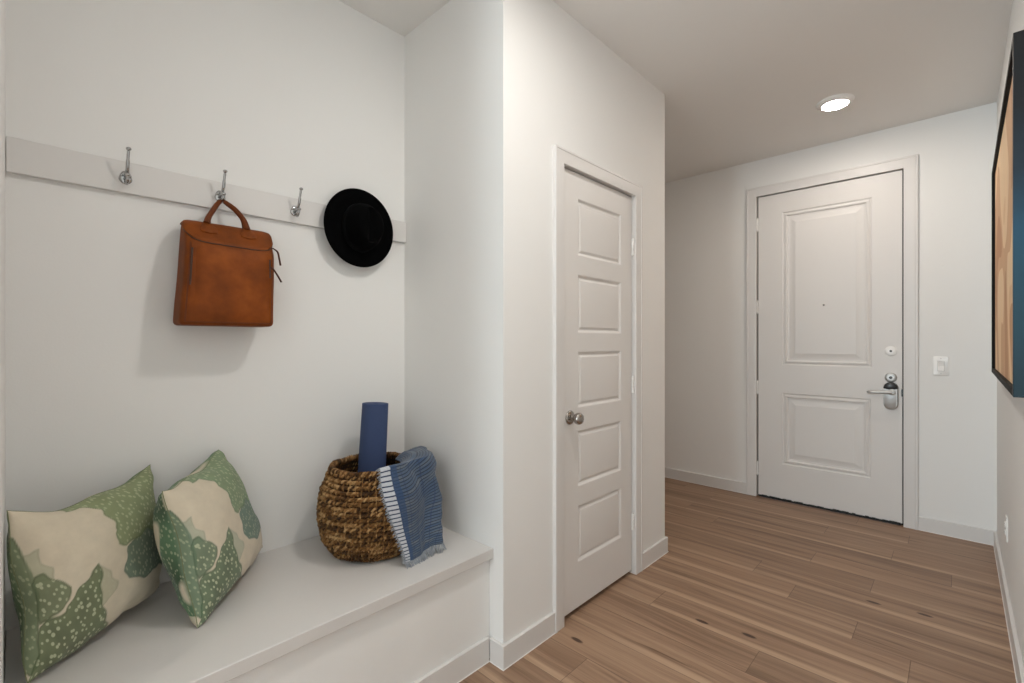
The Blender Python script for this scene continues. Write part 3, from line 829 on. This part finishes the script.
# ------------------------------------------------------------------ throw
tw = thing('throw_blanket', 'blue and white striped woven throw draped over the basket rim', 'blanket', (1.10, 1.58, BZ))
NU, NV = 70, 90; TW, TL = .34, .52
def smooth(x): x = min(1, max(0, x)); return x*x*(3-2*x)
def throw_pt(i, j, thick=0):
    s, t = i/NU, j/NV                   # s: left edge to right edge, t: inside the rim to the hem
    tin = .16                            # share of the length tucked inside the rim
    if t < tin:
        q = t/tin; h = KH-.006+.023*math.sin(q*PI/2)-.030*(1-q)**2*(1-smooth((s-.1)/.3)); rad = kprof(KH)-.050+.050*q**1.2
        d = 0
    else:
        d = (t-tin)/(1-tin)
        hem = .012+.020*smooth((s-.35)/.5)-.004*math.sin(s*9)
        wr = smooth((s-.25)/.4); b0 = .15*wr; dd = max(0, d-b0)/(1-b0)
        h = KH+.017-(KH+.017-hem)*(1-(1-dd)**1.22)
        rad = max(kprof(max(.42*KH, min(KH, h)))+.013, kprof(KH)+.012*min(1, d*6), kprof(KH)+.012+.044*wr*smooth((d+.04)/.20)) + .026*smooth((d-.55)/.45)*(1-1.1*smooth((s-.55)/.4))
    azL = math.radians(-112+19*smooth((d-.05)/.9)); azR = math.radians(4-50*smooth((d-.25)/.75))
    g = s
    az = azL+(azR-azL)*g
    # bulky folds over the right-hand side
    env = smooth(d/.25)*smooth((s-.22)/.35)
    fold = .026*env*smooth((s-.25)/.6)
    fold += env*(.017*math.sin(14*s-3.5*d+.6)+.006*math.sin(27*s+6*d))*(1-.3*d)
    fold += .016*math.exp(-((s-.80)/.20)**2)*smooth(d/.3)*(1-.35*smooth((d-.6)/.4))
    valley = math.exp(-((s-(.90-.34*(1-d)))/.045)**2)*smooth((d-.2)/.3)
    fold -= .060*valley*smooth((d-.1)/.3); fold += .014*math.exp(-((s-(.78-.34*(1-d)))/.06)**2)*smooth((d-.2)/.3)
    crown = .012*math.exp(-((t-tin-.09)/.13)**2)*smooth((s-.08)/.40)
    h += crown + .004*math.sin(11*s)*math.exp(-((t-tin)/.1)**2)
    lip = 0.0
    if s < .12: lip = .004*(1-s/.12)
    rad += max(fold, .0005)+lip+.0015*math.sin(40*d+9*s)*env
    return KC+Vector((math.cos(az)*(rad+thick), math.sin(az)*(rad+thick), max(h, .006)+thick*.3))
bm = bmesh.new(); ul = bm.loops.layers.uv.new('uv')
V = [[bm.verts.new(throw_pt(i, j)) for i in range(NU+1)] for j in range(NV+1)]
for j in range(NV):
    for i in range(NU):
        f = bm.faces.new((V[j][i], V[j][i+1], V[j+1][i+1], V[j+1][i]))
        for lp, (a, b) in zip(f.loops, ((i,j),(i+1,j),(i+1,j+1),(i,j+1))): lp[ul].uv = (a/NU*TW, b/NV*TL)
cl = obj('cloth', bm, 'throw', tw, auto=0, recalc=True)
md = cl.modifiers.new('thick', 'SOLIDIFY'); md.thickness = .004; md.offset = 0
bm = bmesh.new(); fr = random.Random(4)
def yarn(p, d, L):
    p = Vector(p); d = Vector(d).normalized(); sd = Vector((fr.uniform(-1,1), fr.uniform(-1,1), fr.uniform(-.3,.3)))*.004
    tube(bm, [p, p+d*L*.5+sd, p+d*L+sd*1.6], [.0016, .0013, .0008], 5)
for i in range(0, NU+1):
    p = throw_pt(i, NV); b = throw_pt(i, NV-6); d = p-b
    out = (p-KC); out.z = 0; out.normalize()
    for k in range(2):
        e = Vector((fr.uniform(-.003,.003), fr.uniform(-.003,.003), 0)); L = fr.uniform(.024, .040)
        dd = d.normalized()*.5+out*.35+Vector((0,0,-.15)); q = p+e
        if q.z+dd.normalized().z*L < BZ+.003: dd.z = (BZ+.003-q.z)/L
        yarn(q, dd, L)
for j in range(int(NV*.14), NV+1):
    p = throw_pt(0, j); b = throw_pt(4, j); d = (p-b).normalized()
    for k in range(2):
        L = fr.uniform(.007, .013); dd = d+Vector((0,0,-.5+fr.uniform(-.25,.25)))
        q = p+Vector((0,0,fr.uniform(-.002,.002)))
        if q.z+dd.normalized().z*L < BZ+.003: dd.z = 0
        yarn(q, dd, L)
    if j % 2 == 0 and j > NV*.3:
        p = throw_pt(NU, j); b = throw_pt(NU-4, j); yarn(p, (p-b).normalized()+Vector((0,0,-.5)), fr.uniform(.008,.018))
fo = obj('fringe', bm, 'fringe', cl); fo['kind'] = 'stuff'

# ------------------------------------------------------------------ cushions with leaf print
CR = np.array(lin(208, 197, 176)[:3])
LEAVES = [  # outline on the cloth (0..1 across, 0..1 up), colour, strength of the pale spots
 ('L', [(-.05,.84),(.006,.80),(.022,.76),(.034,.69),(.045,.60),(.052,.50),(.050,.38),(.058,.25),(.060,.12),(.02,.09),(-.05,.19)], (112,128,98), .55),
 ('E', [(.028,.70),(.056,.694),(.094,.70),(.097,.625),(.138,.60),(.150,.538),(.03,.55),(.024,.631)], (150,158,130), 0),
 ('F', [(.356,.519),(.412,.456),(.462,.375),(.45,.338),(.406,.288),(.362,.275),(.338,.406)], (160,164,134), .25),
 ('B', [(.544,.538),(.60,.56),(.70,.60),(1.05,.62),(1.05,.25),(.90,.27),(.825,.306),(.712,.288),(.662,.294),(.575,.319),(.525,.356),(.506,.419),(.519,.481)], (100,122,104), .55),
 ('A', [(.325,1.05),(.325,.956),(.406,.944),(.45,.90),(.475,.856),(.469,.819),(.488,.744),(.50,.675),(.469,.631),(.475,.581),(.538,.55),(.606,.556),(.70,.569),(.80,.53),(1.05,.52),(1.05,1.05)], (128,142,102), .6),
 ('D', [(.030,.556),(.050,.575),(.094,.572),(.162,.535),(.20,.481),(.206,.425),(.175,.388),(.10,.354),(.055,.355),(.038,.388),(.030,.488)], (116,128,98), .9),
 ('C', [(.352,.545),(.366,.425),(.368,.338),(.410,.175),(.440,.06),(.470,-.05),(-.05,-.05),(.012,.05),(.052,.206),(.055,.344),(.085,.357),(.181,.372),(.25,.45),(.312,.506)], (106,120,88), 1.0),
]
def leaf_print(U, Vv, tint):
    X, Y = U*400, Vv*450
    col = np.broadcast_to(CR, U.shape+(3,)).copy(); sp = np.zeros(U.shape)
    wx = 2.5*np.sin(Y*.11)+1.5*np.sin(X*.19+Y*.07); wy = 3*np.sin(X*.10+1)+2*np.sin(Y*.21)
    X = X+wx*np.clip(X/60, 0, 1); Y = Y+wy
    for nm, poly, c, s in LEAVES:
        poly = [(x*400, y*450) for x, y in poly]
        ins = np.zeros(X.shape, bool); dist = np.full(X.shape, 1e9)
        n = len(poly)
        for i in range(n):
            (x0, y0), (x1, y1) = poly[i], poly[(i+1) % n]
            cond = ((y0 > Y) != (y1 > Y))
            xi = (x1-x0)*(Y-y0)/((y1-y0) if y1 != y0 else 1e-9)+x0
            ins ^= cond & (X < xi)
            tt = np.clip(((X-x0)*(x1-x0)+(Y-y0)*(y1-y0))/((x1-x0)**2+(y1-y0)**2), 0, 1)
            dist = np.minimum(dist, np.hypot(X-x0-tt*(x1-x0), Y-y0-tt*(y1-y0)))
        sd = np.where(ins, dist, -dist); a = np.clip((sd+1.2)/2.4, 0, 1)
        cl = np.array(lin(*[cc*tt for cc, tt in zip(c, tint)])[:3])
        edge = np.clip(1-np.abs(sd-2)/2.5, 0, 1); deep = np.clip(sd/38, 0, 1)
        vein = .5+.5*np.sin((X*.7+Y*.5)*.12+sd*.05)
        k = 1 - .40*edge - (.34 if nm in 'CD' else .12)*deep*(.5+.5*vein)
        lc = cl*k[..., None]
        al = a*(.5 if nm in 'EF' else .90)
        col = col*(1-al[..., None]) + lc*al[..., None]
        sp = np.where(a > .5, s*np.clip((sd-2)/4, 0, 1), sp)
    return col, sp
def cushion(label, bl, br, tl, tr, nrm, tf, tb, tint, seed, sag):
    bl, br, tl, tr = map(Vector, (bl, br, tl, tr)); nrm = Vector(nrm).normalized()
    base = (bl+br)/2; t = thing('cushion', label, 'cushion', (base.x, base.y, BZ), 'leaf print cushions on the bench')
    rn = random.Random(seed); N = 160
    ph = [rn.uniform(0, 6.28) for _ in range(8)]
    upv = ((tl+tr)-(bl+br)).normalized(); rtv = ((br+tr)-(bl+tl)).normalized()
    def P(u, v, side):
        a, b = 2*u-1, 2*v-1
        a = .45*a+.55*math.sin(a*PI/2); b = .45*b+.55*math.sin(b*PI/2); u, v = (a+1)/2, (b+1)/2
        pin = .045
        uu = .5+(u-.5)*(1-pin*(1-b*b)); vv = .5+(v-.5)*(1-pin*1.1*(1-a*a))
        p = bl*(1-uu)*(1-vv)+br*uu*(1-vv)+tl*(1-uu)*vv+tr*uu*vv
        fu = max(0, 1-abs(a)**2.5); fv = max(0, 1-abs(b)**2.5)
        f = (fu*fv)**.5
        h = (tf if side > 0 else -tb)*f
        # seam puckers
        ed = math.exp(-min(1-abs(a), 1-abs(b))/.10)
        h += side*ed*f*.024*(math.sin(19*u+ph[0])*math.sin(17*v+ph[1])+.6*math.sin(31*u+ph[2]-9*v))
        cr = math.exp(-((1-abs(a))**2+(1-abs(b))**2)/.045)
        h += side*cr*f*.030*math.sin(26*(u-v*(1 if a*b < 0 else -1))+ph[3])
        # soft dents
        h += side*f*.004*(math.sin(7*u+5*v+ph[4])+math.sin(9*v-4*u+ph[5]))
        p = p+nrm*h
        p.z -= sag*max(0, v)**3*(1-a*a)
        p += upv*.006*math.sin(12*u+ph[6])*(1-min(1, (1-abs(b))/.1)) + rtv*.006*math.sin(11*v+ph[7])*(1-min(1, (1-abs(a))/.1))
        if p.z < BZ+.001: p.z = BZ+.001
        p.x = max(p.x, NX0+.002); p.y = min(p.y, NYB-.002)
        return p
    bm = bmesh.new(); ul = bm.loops.layers.uv.new('uv')
    F = [[bm.verts.new(P(i/N, j/N, 1)) for i in range(N+1)] for j in range(N+1)]
    K = [[F[j][i] if i in (0, N) or j in (0, N) else bm.verts.new(P(i/N, j/N, -1)) for i in range(N+1)] for j in range(N+1)]
    for G, flip in ((F, 0), (K, 1)):
        # cloth coordinates follow the surface length, in pillow widths
        cu = [[0.0]*(N+1) for _ in range(N+1)]; cv = [[0.0]*(N+1) for _ in range(N+1)]
        for j in range(N+1):
            for i in range(1, N+1): cu[j][i] = cu[j][i-1]+(G[j][i].co-G[j][i-1].co).length/.45
            m = cu[j][N//2]
            for i in range(N+1): cu[j][i] -= m
        for i in range(N+1):
            for j in range(1, N+1): cv[j][i] = cv[j-1][i]+(G[j][i].co-G[j-1][i].co).length/.45
            m = cv[N//2][i]
            for j in range(N+1): cv[j][i] -= m
        for j in range(N):
            for i in range(N):
                q = [(i,j),(i+1,j),(i+1,j+1),(i,j+1)]
                if flip: q = q[::-1]
                f = bm.faces.new([G[b][a] for a, b in q])
                for lp, (a, b) in zip(f.loops, q): lp[ul].uv = (cu[b][a]*(1 if not flip else -1), cv[b][a])
    bm.verts.index_update(); bm.verts.ensure_lookup_table()
    g = np.linspace(0, 1, N+1); U, W = np.meshgrid(g, g)
    cf, sf = leaf_print(U, W, tint)
    gc = np.array(lin(*[c*tt for c, tt in zip((100,122,88), tint)])[:3])
    cb = np.empty_like(cf); wv = np.sin(9*U+ph[0])*np.sin(8*W+ph[1])+.3*np.sin(21*U+14*W)
    mk = np.clip((wv+.55)*5, 0, 1); mk = np.where(W < .12, mk*.2, mk)
    cb[:] = CR*(1-mk[..., None])+gc*(.75+.25*np.sin(14*W+ph[2])[..., None])*mk[..., None]
    cols = np.zeros((len(bm.verts), 4), np.float32)
    for j in range(N+1):
        for i in range(N+1):
            cols[K[j][i].index] = (*cb[j, i], .55*mk[j, i])
    for j in range(N+1):
        for i in range(N+1):
            cols[F[j][i].index] = (*cf[j, i], sf[j, i])
    o = obj('cover', bm, 'pillow', t, auto=0)
    at = o.data.color_attributes.new('print', 'FLOAT_COLOR', 'POINT'); at.data.foreach_set('color', cols.ravel())
    # seam line round the edge
    bm = bmesh.new(); loop = [P(k/40, 0, 1) for k in range(40)]+[P(1, k/40, 1) for k in range(40)]+[P(1-k/40, 1, 1) for k in range(40)]+[P(0, 1-k/40, 1) for k in range(41)]
    tube(bm, loop, .0011, 5); sm = obj('seam', bm, 'seamthread', o)
    return t
M['seamthread'] = plain('seam_thread', lin(120, 126, 92), .9)
cushion('cream cushion with green leaf print, resting against nook left wall',
        (.020, 1.590, .450), (.318, 1.872, .466), (-.0185, 1.650, .850), (.296, 1.900, .858), (.66, -.74, .12), .080, .080, (1, 1, 1), 11, .028)
cushion('cream cushion with green leaf print, the one nearer the basket',
        (.352, 1.562, .450), (.650, 1.935, .470), (.288, 1.640, .838), (.503, 1.925, .872), (.80, -.60, .16), .080, .112, (.93, 1.0, 1.06), 23, .010)

# ------------------------------------------------------------------ framed canvas on the right wall
N0, N1, AZ0, AZ1 = 2.064, 3.700, 1.094, 2.188
wa = thing('wall_art', 'framed abstract canvas in beige and teal on the right wall', 'wall art', ((N0+N1)/2, RY, AZ0))
bm = bmesh.new(); yn, yf, ybk = -.118, -.130, RY+.002
def artbox(bm, x0, x1, z0, z1, dn=0.0, back=None):
    def yfr(x): return yn+(yf-yn)*(x-N0)/(N1-N0)-dn
    bk_ = ybk if back is None else back
    v = [bm.verts.new(p) for p in ((x0,yfr(x0),z0),(x1,yfr(x1),z0),(x1,bk_,z0),(x0,bk_,z0),(x0,yfr(x0),z1),(x1,yfr(x1),z1),(x1,bk_,z1),(x0,bk_,z1))]
    for f in ((0,3,2,1),(4,5,6,7),(0,1,5,4),(1,2,6,5),(2,3,7,6),(3,0,4,7)): bm.faces.new([v[i] for i in f])
R = .022
artbox(bm, N1-R*3.0, N1, AZ0, AZ1); artbox(bm, N0+R, N1-R*3.0, AZ0, AZ0+R); artbox(bm, N0+R, N1-R*3.0, AZ1-R, AZ1)
obj('frame', bm, 'frame', wa, bevel=.001)
bm = bmesh.new(); artbox(bm, N0, N0+R, AZ0-.001, AZ1+.001); o = obj('teal_side', bm, 'teal', wa, bevel=.0015); o['label'] = 'dark teal near side'
bm = bmesh.new(); artbox(bm, N0+R, N1-R*3.0, AZ0+R, AZ1-R, .012); obj('canvas', bm, 'art', wa)

# ------------------------------------------------------------------ light
w = bpy.data.worlds.new('sky'); S.world = w; w.use_nodes = True
nt = w.node_tree; bg = nt.nodes['Background']; bg.inputs[0].default_value = (.62, .78, 1, 1); bg.inputs[1].default_value = 1.0
ld = bpy.data.lights.new('window_daylight', 'AREA'); ld.shape = 'RECTANGLE'; ld.size = WY1-WY0-.1; ld.size_y = WZ1-WZ0-.1
ld.energy = 155; ld.color = (.82, .95, 1)
lo = bpy.data.objects.new('window_daylight', ld); COL.objects.link(lo); lo.location = (LX-.02, (WY0+WY1)/2, (WZ0+WZ1)/2)
lo.rotation_euler = (0, -PI/2, 0)
lo.rotation_euler = Vector((1, 0, 0)).to_track_quat('-Z', 'Z').to_euler()

# ------------------------------------------------------------------ camera
cd = bpy.data.cameras.new('camera'); cam = bpy.data.objects.new('camera', cd); COL.objects.link(cam)
cd.sensor_width = 36; cd.lens = 471/1024*36; cd.clip_start = .02; cd.shift_y = .3/1024
cam.location = (0, 0, 1.26)
yaw = math.radians(43.5024)       # angle from the view axis to +x
fw = Vector((math.cos(yaw), math.sin(yaw), 0))
cam.rotation_euler = fw.to_track_quat('-Z', 'Y').to_euler()
S.camera = cam
S.view_settings.view_transform = 'Standard'; S.view_settings.look = 'None'; S.view_settings.gamma = 1
S.view_settings.use_curve_mapping = False; S.view_settings.exposure = 0.46
S.cycles.use_denoising = True; S.cycles.max_bounces = 12; S.cycles.diffuse_bounces = 8
S.cycles.sample_clamp_indirect = 6
